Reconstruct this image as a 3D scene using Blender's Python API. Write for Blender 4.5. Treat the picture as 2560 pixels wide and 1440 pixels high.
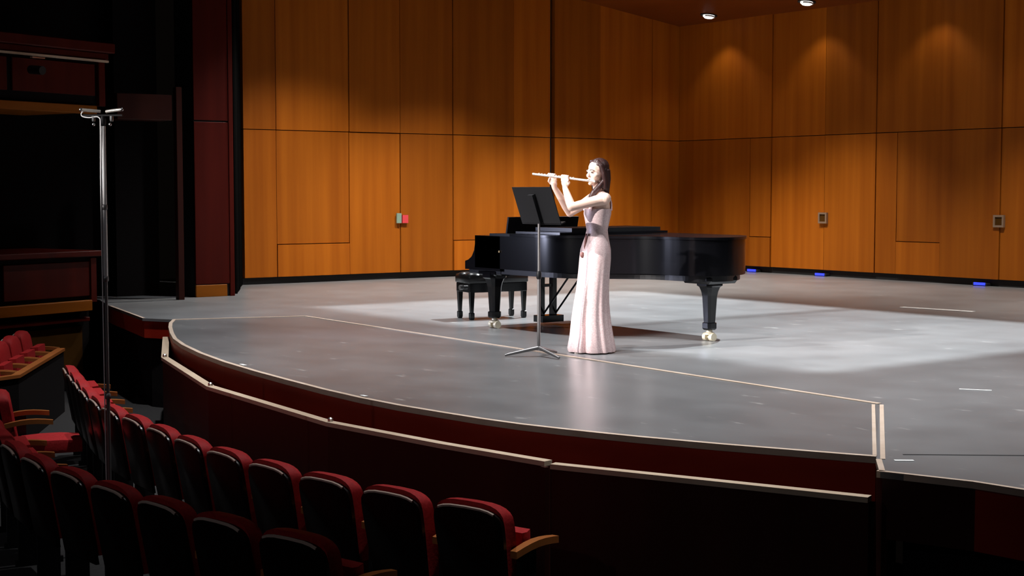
import bpy, bmesh, math, random
from mathutils import Vector, Matrix, Euler
random.seed(7)
S = bpy.context.scene
COL = S.collection
for o in list(bpy.data.objects): bpy.data.objects.remove(o, do_unlink=True)
PI = math.pi

# ------------------------------------------------------------------ camera
cd = bpy.data.cameras.new('camera'); cam = bpy.data.objects.new('camera', cd); COL.objects.link(cam)
FPX = 3686.0
cd.sensor_fit = 'HORIZONTAL'; cd.sensor_width = 36.0; cd.lens = 36.0 * FPX / 2560.0
cd.clip_start = 0.05; cd.clip_end = 200
YAW = math.radians(36.3); PIT = math.atan(240 / FPX)
look = Vector((-math.cos(YAW) * math.cos(PIT), math.sin(YAW) * math.cos(PIT), -math.sin(PIT)))
cam.location = (0, 0, 1.4); cam.rotation_euler = look.to_track_quat('-Z', 'Y').to_euler()
S.camera = cam

# ------------------------------------------------------------------ world, view
w = bpy.data.worlds.new('dark_house'); S.world = w; w.use_nodes = True
w.node_tree.nodes['Background'].inputs[0].default_value = (1, 0.75, 0.6, 1)
w.node_tree.nodes['Background'].inputs[1].default_value = 0.0015
S.view_settings.view_transform = 'Standard'; S.view_settings.look = 'None'
S.view_settings.gamma = 1; S.view_settings.use_curve_mapping = False
S.view_settings.exposure = 0.0

# ------------------------------------------------------------------ lights (some have fixtures, built further down)
def spot(name, loc, target, power, angle, blend=0.3, radius=0.06, col=(1, 0.95, 0.88)):
    l = bpy.data.lights.new(name, 'SPOT'); l.energy = power; l.spot_size = math.radians(angle)
    l.spot_blend = blend; l.shadow_soft_size = radius; l.color = col
    o = bpy.data.objects.new(name, l); COL.objects.link(o); o.location = loc
    o.rotation_euler = (Vector(target) - Vector(loc)).to_track_quat('-Z', 'Y').to_euler()
    return o
def ceil_z(y): return 4.43 + 0.13 * (18.75 - y)
WASH_X = [-19.0, -16.72, -14.44, -12.16, -9.88, -7.6]       # wall washers along the back wall
for x in WASH_X:
    spot('wall_washer_light', (x, 18.24, ceil_z(18.24) - 0.10), (x + 0.1, 18.12, 0), 18, 100, 0.5, 0.05, (1, 0.90, 0.78))
SIDE_Y = [10.7, 13.2, 15.7]                                 # downlights along the side wall
for y in SIDE_Y:
    spot('side_downlight', (-17.8, y, ceil_z(y) - 0.12), (-17.95, y, 0), 1050, 96, 0.75, 0.08, (1, 0.95, 0.88))
BACK_X = [-16.0, -12.0, -8.0]                               # downlights a little before the back wall
for x in BACK_X:
    spot('rear_downlight', (x, 16.4, ceil_z(16.4) - 0.12), (x, 16.6, 0), 850, 90, 0.8, 0.08, (1, 0.95, 0.88))
FRAME_POS = [(-13.6, 12.4, 5.0), (-10.0, 12.4, 5.0)]        # framed stage spots above the piano
for p in FRAME_POS:
    spot('framed_spot_light', p, (p[0], p[1] - 0.9, 0), 3700 if p[0] < -12 else 3000, 130, 0.0, 0.009, (0.90, 0.97, 1.0))
APRON_POS = [(-12.5, 6.2, 8.2), (-9.0, 6.2, 8.2), (-5.5, 7.0, 8.2)]
for p in APRON_POS:
    spot('apron_downlight', p, (p[0], p[1] + 0.9, 0), 2300, 62, 0.7, 0.10, (0.96, 0.98, 1.0))
STAGE_POS = [(-15.8, 9.6, 5.4), (-7.0, 10.5, 5.3), (-6.0, 14.5, 4.8)]
for p in STAGE_POS:
    spot('stage_downlight', p, (p[0], p[1], 0), 800, 105, 1.0, 0.08, (0.98, 0.98, 1.0))
spot('soloist_front_light', (-12.5, -6.5, 8.6), (-9.95, 8.2, 1.05), 21000, 8.0, 0.5, 0.10, (1, 0.95, 0.92))
spot('mic_pole_fill_light', (-9.0, -10.0, 5.0), (-9.95, 8.2, 1.10), 11000, 7.2, 0.5, 0.10, (1, 0.95, 0.92))  # second front lamp, added to brighten the microphone pole and lower gown
for x in (-17.0, -2.5):                                     # dim fill added from the house side to lift fascia and piano
    spot('front_fill_light', (x, -9.0, 7.0), (-11.0, 9.0, 0.5), 330, 46, 0.8, 0.12, (0.88, 0.90, 1.0))
SHEEN_POS = (-15.5, 3.7, 1.2)
spot('piano_sheen_fill', SHEEN_POS, (-11.1, 9.0, 0.75), 650, 32, 0.6, 0.08, (0.70, 0.74, 1.0))  # added lamp out of view, placed for sheen on the piano rim

# ------------------------------------------------------------------ materials
M = {}
def N(nt, t, loc=(0, 0), **k):
    n = nt.nodes.new(t); n.location = loc
    for a, b in k.items(): setattr(n, a, b)
    return n
def mat(name, col, rough=0.5, metal=0.0, spec=0.5, emis=None, estr=0.0, coat=0.0):
    m = bpy.data.materials.new(name); m.use_nodes = True
    b = m.node_tree.nodes['Principled BSDF']
    b.inputs['Base Color'].default_value = (*col, 1); b.inputs['Roughness'].default_value = rough
    b.inputs['Metallic'].default_value = metal; b.inputs['Specular IOR Level'].default_value = spec
    b.inputs['Coat Weight'].default_value = coat; b.inputs['Coat Roughness'].default_value = 0.05
    if emis: b.inputs['Emission Color'].default_value = (*emis, 1); b.inputs['Emission Strength'].default_value = estr
    M[name] = m; return m
def noisy(name, c1, c2, scale, rough=(0.4, 0.6), stretch=(1, 1, 1), bump=0.0, detail=5, objrand=0.0, **k):
    m = mat(name, c1, **k); nt = m.node_tree; b = nt.nodes['Principled BSDF']
    g = N(nt, 'ShaderNodeNewGeometry'); mp = N(nt, 'ShaderNodeMapping'); mp.inputs['Scale'].default_value = stretch
    nt.links.new(g.outputs['Position'], mp.inputs[0])
    nz = N(nt, 'ShaderNodeTexNoise'); nz.inputs['Scale'].default_value = scale; nz.inputs['Detail'].default_value = detail
    nt.links.new(mp.outputs[0], nz.inputs['Vector'])
    cr = N(nt, 'ShaderNodeValToRGB'); cr.color_ramp.elements[0].position = 0.3; cr.color_ramp.elements[1].position = 0.7
    cr.color_ramp.elements[0].color = (*c1, 1); cr.color_ramp.elements[1].color = (*c2, 1)
    nt.links.new(nz.outputs['Fac'], cr.inputs[0]); out = cr.outputs[0]
    if objrand:
        oi = N(nt, 'ShaderNodeObjectInfo'); mr = N(nt, 'ShaderNodeMapRange')
        mr.inputs['To Min'].default_value = 1 - objrand; mr.inputs['To Max'].default_value = 1 + objrand
        nt.links.new(oi.outputs['Random'], mr.inputs['Value'])
        mx = N(nt, 'ShaderNodeVectorMath', operation='SCALE')
        nt.links.new(out, mx.inputs[0]); nt.links.new(mr.outputs[0], mx.inputs['Scale']); out = mx.outputs[0]
    nt.links.new(out, b.inputs['Base Color'])
    r = N(nt, 'ShaderNodeMapRange'); r.inputs['To Min'].default_value = rough[0]; r.inputs['To Max'].default_value = rough[1]
    nt.links.new(nz.outputs['Fac'], r.inputs['Value']); nt.links.new(r.outputs[0], b.inputs['Roughness'])
    if bump:
        bp = N(nt, 'ShaderNodeBump'); bp.inputs['Strength'].default_value = bump; bp.inputs['Distance'].default_value = 0.01
        nt.links.new(nz.outputs['Fac'], bp.inputs['Height']); nt.links.new(bp.outputs[0], b.inputs['Normal'])
    return m
noisy('shell_wood', (0.32, 0.078, 0.003), (0.45, 0.124, 0.006), 2.2, (0.5, 0.62), (2.6, 2.6, 0.10), objrand=0.20, spec=0.18)
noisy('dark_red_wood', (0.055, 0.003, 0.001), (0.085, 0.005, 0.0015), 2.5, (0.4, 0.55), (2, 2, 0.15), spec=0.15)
noisy('fascia_wood', (0.30, 0.016, 0.006), (0.42, 0.028, 0.009), 2.0, (0.35, 0.5), (0.6, 0.6, 2), spec=0.2)
noisy('orange_tone', (0.26, 0.075, 0.004), (0.34, 0.10, 0.007), 3, (0.5, 0.6), (0.5, 0.5, 3), spec=0.15)
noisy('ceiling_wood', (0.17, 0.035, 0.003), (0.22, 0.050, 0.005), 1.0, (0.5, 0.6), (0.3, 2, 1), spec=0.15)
noisy('stage_paint', (0.150, 0.152, 0.156), (0.20, 0.203, 0.208), 1.6, (0.30, 0.36), (1, 1, 1), detail=8)
noisy('apron_paint', (0.125, 0.125, 0.128), (0.17, 0.171, 0.175), 1.6, (0.285, 0.32), (0.8, 1.2, 1), detail=8)
noisy('carpet', (0.010, 0.009, 0.009), (0.02, 0.018, 0.018), 30, (0.9, 1.0))
noisy('seat_fabric', (0.30, 0.010, 0.012), (0.42, 0.018, 0.020), 60, (0.6, 0.8), bump=0.1, spec=0.2)
noisy('arm_wood', (0.34, 0.10, 0.025), (0.44, 0.15, 0.04), 4, (0.25, 0.35), (1, 1, 1))
noisy('pale_strip', (0.55, 0.42, 0.32), (0.65, 0.52, 0.42), 6, (0.4, 0.5))
noisy('cap_wood', (0.55, 0.42, 0.30), (0.66, 0.52, 0.38), 4, (0.3, 0.4))
noisy('rail_wood', (0.030, 0.005, 0.003), (0.045, 0.008, 0.004), 3, (0.4, 0.55), (1, 1, 0.2), spec=0.2)
noisy('brown_panel', (0.07, 0.028, 0.003), (0.09, 0.036, 0.004), 3, (0.6, 0.7), spec=0.1)
noisy('velour', (0.0012, 0.0012, 0.0012), (0.002, 0.002, 0.002), 20, (0.9, 1.0), spec=0.05)
mat('black_paint', (0.006, 0.006, 0.006), 0.7)
mat('black_wall', (0.008, 0.006, 0.006), 0.9, spec=0.1)
mat('seat_shell', (0.006, 0.002, 0.002), 0.3, spec=0.3)
mat('edge_glint', (0.55, 0.40, 0.33), 0.22)
mat('seat_steel', (0.02, 0.02, 0.022), 0.4, 0.5)
mat('piano_black', (0.003, 0.003, 0.004), 0.17, spec=0.5)
mat('piano_satin', (0.006, 0.006, 0.007), 0.3)
mat('brass', (0.85, 0.62, 0.30), 0.25, 1.0)
mat('caster_brass', (0.95, 0.86, 0.66), 0.45, 0.35)
mat('ivory', (0.75, 0.72, 0.65), 0.3)
mat('leather', (0.010, 0.009, 0.009), 0.25)
mat('steel', (0.62, 0.62, 0.62), 0.3, 1.0)
mat('pole_bloom', (0.72, 0.71, 0.70), 0.4, 0.3)
mat('stand_black', (0.008, 0.008, 0.009), 0.5, spec=0.2)
mat('stand_grey', (0.22, 0.21, 0.21), 0.4, 0.6)
mat('silver', (0.95, 0.90, 0.82), 0.25, 0.75)
mat('white_tape', (0.8, 0.8, 0.78), 0.6)
mat('sign_red', (0.75, 0.06, 0.08), 0.5)
mat('sign_green', (0.25, 0.36, 0.28), 0.5)
mat('plate_metal', (0.30, 0.20, 0.13), 0.5, 0.2)
mat('lamp_white', (1, 1, 1), 0.4, emis=(1, 0.97, 0.92), estr=3.0)
mat('led_blue', (0.02, 0.03, 0.4), 0.3, emis=(0.03, 0.05, 1.0), estr=1.6)
mat('lamp_trim', (0.8, 0.8, 0.8), 0.4)
mat('eye_dark', (0.02, 0.012, 0.01), 0.15)
mat('lips', (0.55, 0.16, 0.15), 0.4)
mat('brow', (0.06, 0.03, 0.02), 0.6)
mat('ribbon', (0.22, 0.09, 0.08), 0.5)
mat('shoe', (0.7, 0.6, 0.55), 0.35)
sk = mat('skin', (0.80, 0.56, 0.46), 0.5); sk.node_tree.nodes['Principled BSDF'].inputs['Subsurface Weight'].default_value = 0.05
noisy('hair', (0.022, 0.008, 0.008), (0.05, 0.018, 0.016), 60, (0.35, 0.5), (1, 1, 0.12), bump=0.3)
def scuffs(name):
    # pale scuff marks worn into the floor paint
    nt = M[name].node_tree; b = nt.nodes['Principled BSDF']; src = b.inputs['Base Color'].links[0].from_socket
    g = N(nt, 'ShaderNodeNewGeometry'); mp = N(nt, 'ShaderNodeMapping'); mp.inputs['Scale'].default_value = (1.3, 3.0, 1); mp.inputs['Rotation'].default_value = (0, 0, 0.5)
    nt.links.new(g.outputs['Position'], mp.inputs[0])
    nz = N(nt, 'ShaderNodeTexNoise'); nz.inputs['Scale'].default_value = 2.4; nz.inputs['Detail'].default_value = 6; nz.inputs['Roughness'].default_value = 0.62
    nt.links.new(mp.outputs[0], nz.inputs['Vector'])
    mr = N(nt, 'ShaderNodeMapRange'); mr.inputs['From Min'].default_value = 0.63; mr.inputs['From Max'].default_value = 0.78; mr.inputs['To Max'].default_value = 0.75
    nt.links.new(nz.outputs['Fac'], mr.inputs['Value'])
    mx = N(nt, 'ShaderNodeMix', data_type='RGBA'); mx.inputs[7].default_value = (0.50, 0.49, 0.47, 1)
    nt.links.new(mr.outputs[0], mx.inputs[0]); nt.links.new(src, mx.inputs[6]); nt.links.new(mx.outputs[2], b.inputs['Base Color'])
scuffs('stage_paint'); scuffs('apron_paint')
def dress_mat():
    m = mat('dress', (0.74, 0.55, 0.55), 0.42); nt = m.node_tree; b = nt.nodes['Principled BSDF']
    g = N(nt, 'ShaderNodeTexCoord'); v = N(nt, 'ShaderNodeTexVoronoi'); v.inputs['Scale'].default_value = 130
    nt.links.new(g.outputs['Object'], v.inputs['Vector'])
    cr = N(nt, 'ShaderNodeValToRGB'); cr.color_ramp.elements[0].color = (0.62, 0.43, 0.44, 1); cr.color_ramp.elements[1].color = (0.82, 0.66, 0.65, 1)
    nt.links.new(v.outputs['Color'], cr.inputs[0]); nt.links.new(cr.outputs[0], b.inputs['Base Color'])
    bp = N(nt, 'ShaderNodeBump'); bp.inputs['Strength'].default_value = 0.35; bp.inputs['Distance'].default_value = 0.004
    nt.links.new(v.outputs['Color'], bp.inputs['Height']); nt.links.new(bp.outputs[0], b.inputs['Normal'])
    b.inputs['Metallic'].default_value = 0.15
dress_mat()

# ------------------------------------------------------------------ helpers
def tag(o, label=None, cat=None, group=None, kind=None):
    if label: o['label'] = label
    if cat: o['category'] = cat
    if group: o['group'] = group
    if kind: o['kind'] = kind
    return o
def empty(name, loc=(0, 0, 0), rz=0.0, label=None, cat=None, group=None, kind=None):
    o = bpy.data.objects.new(name, None); COL.objects.link(o); o.location = loc; o.rotation_euler = (0, 0, rz)
    o.empty_display_size = 0.1
    return tag(o, label, cat, group, kind)
class MB:
    def __init__(s): s.v = []; s.f = []
    def add(s, vs, fs):
        b = len(s.v); s.v += [tuple(v) for v in vs]; s.f += [tuple(i + b for i in f) for f in fs]; return s
    def box(s, a, b, mtx=None):
        x0, y0, z0 = a; x1, y1, z1 = b
        vs = [(x0, y0, z0), (x1, y0, z0), (x1, y1, z0), (x0, y1, z0), (x0, y0, z1), (x1, y0, z1), (x1, y1, z1), (x0, y1, z1)]
        if mtx: vs = [mtx @ Vector(v) for v in vs]
        return s.add(vs, [(0, 3, 2, 1), (4, 5, 6, 7), (0, 1, 5, 4), (1, 2, 6, 5), (2, 3, 7, 6), (3, 0, 4, 7)])
    def rings(s, rs, cap0=True, cap1=True, closed=True):
        n = len(rs[0]); vs = [p for r in rs for p in r]; fs = []
        for i in range(len(rs) - 1):
            for j in range(n if closed else n - 1):
                k = (j + 1) % n
                fs.append((i * n + j, i * n + k, (i + 1) * n + k, (i + 1) * n + j))
        if cap0: fs.append(tuple(range(n - 1, -1, -1)))
        if cap1: fs.append(tuple((len(rs) - 1) * n + j for j in range(n)))
        return s.add(vs, fs)
    def tube(s, pts, rad, n=10, caps=True):
        pts = [Vector(p) for p in pts]; rs = []
        rad = rad if isinstance(rad, (list, tuple)) else [rad] * len(pts)
        ref = None
        for i, p in enumerate(pts):
            d = (pts[min(i + 1, len(pts) - 1)] - pts[max(i - 1, 0)]).normalized()
            if ref is None:
                ref = Vector((0, 0, 1)) if abs(d.z) < 0.9 else Vector((1, 0, 0))
            u = (ref - d * ref.dot(d)).normalized(); ref = u; w_ = d.cross(u)
            rs.append([p + (u * math.cos(2 * PI * j / n) + w_ * math.sin(2 * PI * j / n)) * rad[i] for j in range(n)])
        return s.rings(rs, caps, caps)
    def lathe(s, prof, c=(0, 0, 0), n=20):
        rs = [[(c[0] + r * math.cos(2 * PI * j / n), c[1] + r * math.sin(2 * PI * j / n), c[2] + z) for j in range(n)] for r, z in prof]
        return s.rings(rs)
    def prism(s, poly, z0, z1):
        n = len(poly)
        return s.rings([[(x, y, z0) for x, y in poly], [(x, y, z1) for x, y in poly]])
    def ball(s, c, r, n=14, m=9, mtx=None):
        r = r if isinstance(r, (list, tuple)) else (r, r, r); rs = []
        for i in range(m + 1):
            t = PI * i / m; t = min(max(t, 0.08), PI - 0.08)
            ring = []
            for j in range(n):
                a = 2 * PI * j / n
                p = Vector((r[0] * math.sin(t) * math.cos(a), r[1] * math.sin(t) * math.sin(a), -r[2] * math.cos(t)))
                if mtx: p = mtx @ p
                ring.append((c[0] + p.x, c[1] + p.y, c[2] + p.z))
            rs.append(ring)
        return s.rings(rs)
    def mesh(s, name, m, smooth=None):
        me = bpy.data.meshes.new(name); me.from_pydata(s.v, [], s.f)
        bm = bmesh.new(); bm.from_mesh(me); bmesh.ops.recalc_face_normals(bm, faces=bm.faces)
        if smooth is not None:
            for f in bm.faces: f.smooth = True
            for e in bm.edges:
                if len(e.link_faces) == 2 and e.calc_face_angle(0) > smooth: e.smooth = False
        bm.to_mesh(me); bm.free(); me.materials.append(M[m]); return me
    def build(s, name, m, parent=None, smooth=None):
        o = bpy.data.objects.new(name, s.mesh(name, m, smooth)); COL.objects.link(o)
        if parent: o.parent = parent
        return o
def ob(name, mesh, parent=None):
    o = bpy.data.objects.new(name, mesh); COL.objects.link(o)
    if parent: o.parent = parent
    return o
def box(name, a, b, m, parent=None, bevel=0.0):
    o = MB().box(a, b).build(name, m, parent)
    if bevel:
        bm = bmesh.new(); bm.from_mesh(o.data)
        bmesh.ops.bevel(bm, geom=bm.edges[:], offset=bevel, segments=1, affect='EDGES'); bm.to_mesh(o.data); bm.free()
    return o
def copy_tree(o, parent=None):
    c = o.copy(); COL.objects.link(c); c.parent = parent
    for ch in list(o.children): copy_tree(ch, c)
    return c
def strip(pts, width, z0, z1, side=0.5):
    """flat band following a polyline in plan; side = share of the width on the left of travel"""
    P = [Vector(p).to_2d() for p in pts]; L = []; R = []
    for i, p in enumerate(P):
        d = (P[min(i + 1, len(P) - 1)] - P[max(i - 1, 0)]).normalized(); nn = Vector((-d.y, d.x))
        L.append(p + nn * width * side); R.append(p - nn * width * (1 - side))
    mb = MB()
    rs = [[(L[i].x, L[i].y, z0), (R[i].x, R[i].y, z0), (R[i].x, R[i].y, z1), (L[i].x, L[i].y, z1)] for i in range(len(P))]
    return mb.rings(rs)
def smooth_path(pts, n=4):
    P = [Vector(p) for p in pts]; out = []
    for i in range(len(P) - 1):
        a, b, c, d = P[max(i - 1, 0)], P[i], P[i + 1], P[min(i + 2, len(P) - 1)]
        for k in range(n):
            t = k / n
            out.append(0.5 * ((2 * b) + (c - a) * t + (2 * a - 5 * b + 4 * c - d) * t * t + (3 * b - a - 3 * c + d) * t ** 3))
    out.append(P[-1]); return out

# ================================================================== THE STAGE
ARC = [(-15.22, 6.56), (-14.85, 6.36), (-14.389, 6.156), (-13.765, 5.905), (-13.219, 5.702), (-12.651, 5.538), (-11.898, 5.37), (-11.161, 5.249),
       (-10.412, 5.167), (-9.802, 5.12), (-9.171, 5.08), (-8.649, 5.072), (-8.183, 5.095), (-7.778, 5.145), (-7.41, 5.197), (-7.086, 5.265),
       (-6.813, 5.352), (-6.55, 5.446), (-6.306, 5.541), (-6.08, 5.642), (-5.861, 5.74), (-5.657, 5.844), (-5.457, 5.946), (-5.263, 6.045), (-5.094, 6.135)]
BL, BR = (-14.77, 7.95), (-6.37, 7.70)
stage_poly = [(-0.5, 6.6), (-0.5, 19.1), (-22.5, 19.1), (-22.5, 7.2), (-18.6, 7.0), (-17.52, 6.72), (-15.6, 6.36), (-15.22, 6.56), BL, BR,
              (-5.094, 6.135), (-4.80, 5.815), (-4.36, 5.97), (-4.10, 6.0), (-2.5, 6.25)]
stage = MB().prism(stage_poly, -0.03, 0.0).build('floor_stage', 'stage_paint')
tag(stage, 'scuffed grey painted stage floor running back to the wooden shell', 'floor', kind='structure')
ap_poly = [(x, y) for x, y in ARC] + [BR, BL]
apron = MB().prism(ap_poly, -0.03, -0.002).build('floor_apron', 'apron_paint')
tag(apron, 'curved grey apron at the front of the stage, edged in pale strip', 'floor', kind='structure')
strip(ARC, 0.038, -0.034, 0.003, 0.78).build('edge_strip', 'pale_strip', apron)
strip([BL, BR], 0.04, -0.01, 0.004).build('edge_strip', 'pale_strip', apron)
strip([(-15.22, 6.56), BL], 0.04, -0.01, 0.004).build('edge_strip', 'pale_strip', apron)
strip([(-6.365, 7.63), (-5.12, 6.155)], 0.022, -0.01, 0.004).build('edge_strip', 'pale_strip', apron)
strip([(-6.325, 7.665), (-5.02, 6.10)], 0.026, -0.01, 0.004).build('edge_strip', 'pale_strip', stage)
strip([(-5.03, 6.08), (-4.80, 5.83)], 0.03, -0.03, 0.004).build('edge_strip', 'pale_strip', stage)
strip([(-4.82, 5.81), (-4.36, 5.965), (-4.10, 5.995), (-2.5, 6.245), (-0.5, 6.6)], 0.03, -0.03, 0.004, 1.0).build('edge_strip', 'pale_strip', stage)
strip([(-17.52, 6.72), (-15.6, 6.36)], 0.03, -0.03, 0.003, 1.0).build('edge_strip', 'pale_strip', stage)
strip([(-5.05, 6.30), (-3.2, 8.6)], 0.022, -0.005, 0.0015).build('floor_seam', 'black_paint', stage)
strip(ARC, 0.05, -0.24, -0.03, 1.0).build('fascia_board', 'fascia_wood', apron)
strip([(p[0], p[1] + 0.16) for p in ARC], 0.05, -1.0, -0.2, 1.0).build('under_stage_wall', 'black_wall', apron)
strip([(-4.80, 5.83), (-4.36, 5.985)], 0.04, -0.34, -0.03, 1.0).build('fascia_board', 'rail_wood', stage)
strip([(-4.36, 5.985), (-4.10, 6.015), (-2.5, 6.265), (-0.5, 6.62)], 0.04, -0.34, -0.03, 1.0).build('fascia_board', 'fascia_wood', stage)
strip([(-4.80, 6.0), (-4.10, 6.15), (-2.5, 6.4), (-0.5, 6.75)], 0.04, -1.0, -0.3, 1.0).build('under_stage_wall', 'black_wall', stage)
strip([(-5.12, 6.16), (-4.80, 5.83)], 0.03, -1.0, -0.03, 1.0).build('corner_board', 'rail_wood', stage)
strip([(-18.6, 7.02), (-17.52, 6.74), (-15.6, 6.38), (-15.22, 6.58)], 0.04, -0.22, -0.03, 1.0).build('fascia_board', 'fascia_wood', stage)
strip([(-18.6, 7.1), (-15.6, 6.46), (-15.2, 6.62)], 0.04, -1.0, -0.2, 1.0).build('under_stage_wall', 'black_wall', stage)

house = MB().box((-24, -8, -1.15), (6, 7.6, -1.0)).build('floor_house', 'carpet')
tag(house, 'dark carpeted auditorium floor below the stage', 'floor', kind='structure')

# ---- shell walls, every veneer panel its own piece
wl = MB().box((-20.62, 9.80, 0.0), (-20.34, 19.05, 5.9)).build('wall_left', 'black_paint')
tag(wl, 'side wall of the stage shell clad in orange veneer panels', 'wall', kind='structure')
def ppanel(parent, axis, a, b, z0, z1, off, ztop=None, m='shell_wood', name='panel'):
    g = 0.006; a += g; b -= g; z0 += g
    mb = MB()
    if axis == 'Y':       # on the side wall, faces +X, a..b along Y
        x0, x1 = -20.36, -20.25 + off
        za, zb = (z1 - g, z1 - g) if ztop is None else (ztop(a), ztop(b))
        vs = [(x0, a, z0), (x1, a, z0), (x1, b, z0), (x0, b, z0), (x0, a, za), (x1, a, za), (x1, b, zb), (x0, b, zb)]
    else:                 # on the back wall, faces -Y, a..b along X
        y0, y1 = 18.70 - off, 18.81
        zt = z1 - g if ztop is None else ztop(18.7)
        vs = [(a, y0, z0), (b, y0, z0), (b, y1, z0), (a, y1, z0), (a, y0, zt), (b, y0, zt), (b, y1, zt), (a, y1, zt)]
    mb.add(vs, [(0, 3, 2, 1), (4, 5, 6, 7), (0, 1, 5, 4), (1, 2, 6, 5), (2, 3, 7, 6), (3, 0, 4, 7)])
    return mb.build(name, m, parent)
ZT = lambda y: ceil_z(y) + 0.04
YJ = [9.88, 10.43, 11.70, 12.64, 13.66, 14.91, 15.73, 16.81, 18.04, 18.72]
offs = [0.0, -0.010, 0.012, 0.0, 0.014, -0.006, 0.010, -0.008, 0.004]
for i in range(len(YJ) - 1):
    a, b = YJ[i], YJ[i + 1]
    if i == 6: a += 0.05
    if i == 5: b -= 0.03
    ppanel(wl, 'Y', a, b, 2.34, 0, offs[i] + 0.006 * (i % 2), ztop=ZT)
    if i in (1, 4):
        ppanel(wl, 'Y', a, b, 0.10, 0.60, offs[i] + 0.020); ppanel(wl, 'Y', a, b, 0.60, 2.34, offs[i])
    elif i in (2, 3): pass
    else: ppanel(wl, 'Y', a, b, 0.10, 2.34, offs[i])
d1 = empty('door_1', (-20.25, 12.64, 0), 0, 'pair of veneered doors in the side shell wall behind the bench', 'door', kind='structure')
for (a, b) in ((11.70, 12.64), (12.64, 13.66)):
    o = ppanel(d1, 'Y', a, b, 0.10, 2.34, -0.004 + 0.012 * (a > 12), name='door_leaf'); o.location = (20.25, -12.64, 0)
MB().box((0.02, -0.09, 0.90), (0.045, -0.005, 1.06)).build('push_plate', 'sign_green', d1)
MB().box((0.02, 0.015, 0.90), (0.05, 0.12, 1.03)).build('warning_plate', 'sign_red', d1)
wb = MB().box((-20.6, 18.80, 0.0), (-0.5, 19.08, 5.2)).build('wall_back', 'black_paint')
tag(wb, 'rear wall of the stage shell clad in orange veneer panels', 'wall', kind='structure')
XJ = [-20.24, -19.0, -17.90, -16.70, -15.63, -14.36, -13.29, -12.0, -10.75, -9.5, -8.2, -6.95, -5.7, -4.4, -3.1, -1.8, -0.6]
boffs = [0.0, 0.012, -0.006, 0.0, -0.012, 0.012, -0.004]
doors = {3: 'veneered door in the rear shell wall with one square latch plate', 6: 'veneered door in the rear shell wall at the right edge of view'}
nd = 2
for i in range(len(XJ) - 1):
    a, b = XJ[i], XJ[i + 1]; of = boffs[i % 7]
    ppanel(wb, 'X', a, b, 2.34, 0, of, ztop=ZT)
    if i in doors:
        d = empty('door_%d' % nd, (a, 18.7, 0), 0, doors[i], 'door', kind='structure'); nd += 1
        o = ppanel(d, 'X', a, b, 0.10, 2.34, of, name='door_leaf'); o.location = (-a, -18.7, 0)
        m_ = MB()
        for q in ((-0.09, 0.88, 0.09, 0.91), (-0.09, 1.03, 0.09, 1.06), (-0.09, 0.91, -0.06, 1.03), (0.06, 0.91, 0.09, 1.03)):
            m_.box((q[0], -0.045, q[1]), (q[2], -0.002, q[3]))
        fr = m_.build('latch_frame', 'plate_metal', d)
        MB().box((-0.06, -0.03, 0.91), (0.06, -0.002, 1.03)).build('latch_pocket', 'brown_panel', fr)
    elif i in (1, 4):
        c = a + 0.60 if i == 1 else a + 0.42
        ppanel(wb, 'X', a, c, 0.10, 2.34, of); ppanel(wb, 'X', c, b, 0.10, 0.62, of + 0.010); ppanel(wb, 'X', c, b, 0.62, 2.34, of)
    else: ppanel(wb, 'X', a, b, 0.10, 2.34, of)
bb = MB().box((-20.34, 9.86, 0.0), (-20.30, 18.8, 0.10)).build('baseboard_left', 'black_paint'); tag(bb, 'black recessed base under the side shell wall', 'baseboard', kind='structure')
bb = MB().box((-20.3, 18.75, 0.0), (-0.5, 18.80, 0.10)).build('baseboard_back', 'black_paint'); tag(bb, 'black recessed base under the rear shell wall', 'baseboard', kind='structure')

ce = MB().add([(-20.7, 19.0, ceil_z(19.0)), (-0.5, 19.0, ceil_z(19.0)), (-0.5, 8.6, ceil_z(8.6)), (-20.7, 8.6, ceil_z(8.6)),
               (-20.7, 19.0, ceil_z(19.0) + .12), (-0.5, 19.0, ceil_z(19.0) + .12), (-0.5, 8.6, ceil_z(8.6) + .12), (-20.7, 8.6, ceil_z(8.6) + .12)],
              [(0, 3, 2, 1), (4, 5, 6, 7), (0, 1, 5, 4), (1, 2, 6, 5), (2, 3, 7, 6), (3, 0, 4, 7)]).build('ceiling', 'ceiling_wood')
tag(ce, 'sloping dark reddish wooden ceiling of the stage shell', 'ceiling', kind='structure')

# ---- proscenium pier and black leg curtain
wp = empty('wall_proscenium', (-18.26, 8.2, 0), math.radians(0), 'dark red wooden proscenium pier left of the shell', 'wall', kind='structure')
box('core', (-0.60, 0.0, 0), (-0.03, 0.55, 6.2), 'black_paint', wp)
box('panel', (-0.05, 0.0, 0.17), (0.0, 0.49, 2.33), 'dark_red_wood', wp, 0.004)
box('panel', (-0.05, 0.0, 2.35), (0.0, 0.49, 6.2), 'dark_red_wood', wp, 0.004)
box('bottom_panel', (-0.05, 0.0, 0.0), (0.004, 0.45, 0.16), 'orange_tone', wp, 0.004)  # foot of the pier, lighter and more orange than the panels above
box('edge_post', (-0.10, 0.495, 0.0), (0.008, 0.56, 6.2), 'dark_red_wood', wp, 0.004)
cu = MB()
pts = []
for k in range(41):
    t = k / 40; p = Vector((-18.45, 8.85)).lerp(Vector((-20.25, 9.80)), t); pts.append((p.x + 0.03 * math.sin(k * 1.5), p.y + 0.03 * math.cos(k * 1.5)))
strip(pts, 0.03, 0.01, 6.2).build('leg_curtain', 'velour')
tag(bpy.data.objects['leg_curtain'], 'black velour leg curtain between the pier and the shell', 'curtain')
t3 = box('trim_1', (-18.05, 7.82, 0.0), (-17.95, 7.90, 2.75), 'rail_wood', None, 0.004)
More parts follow.
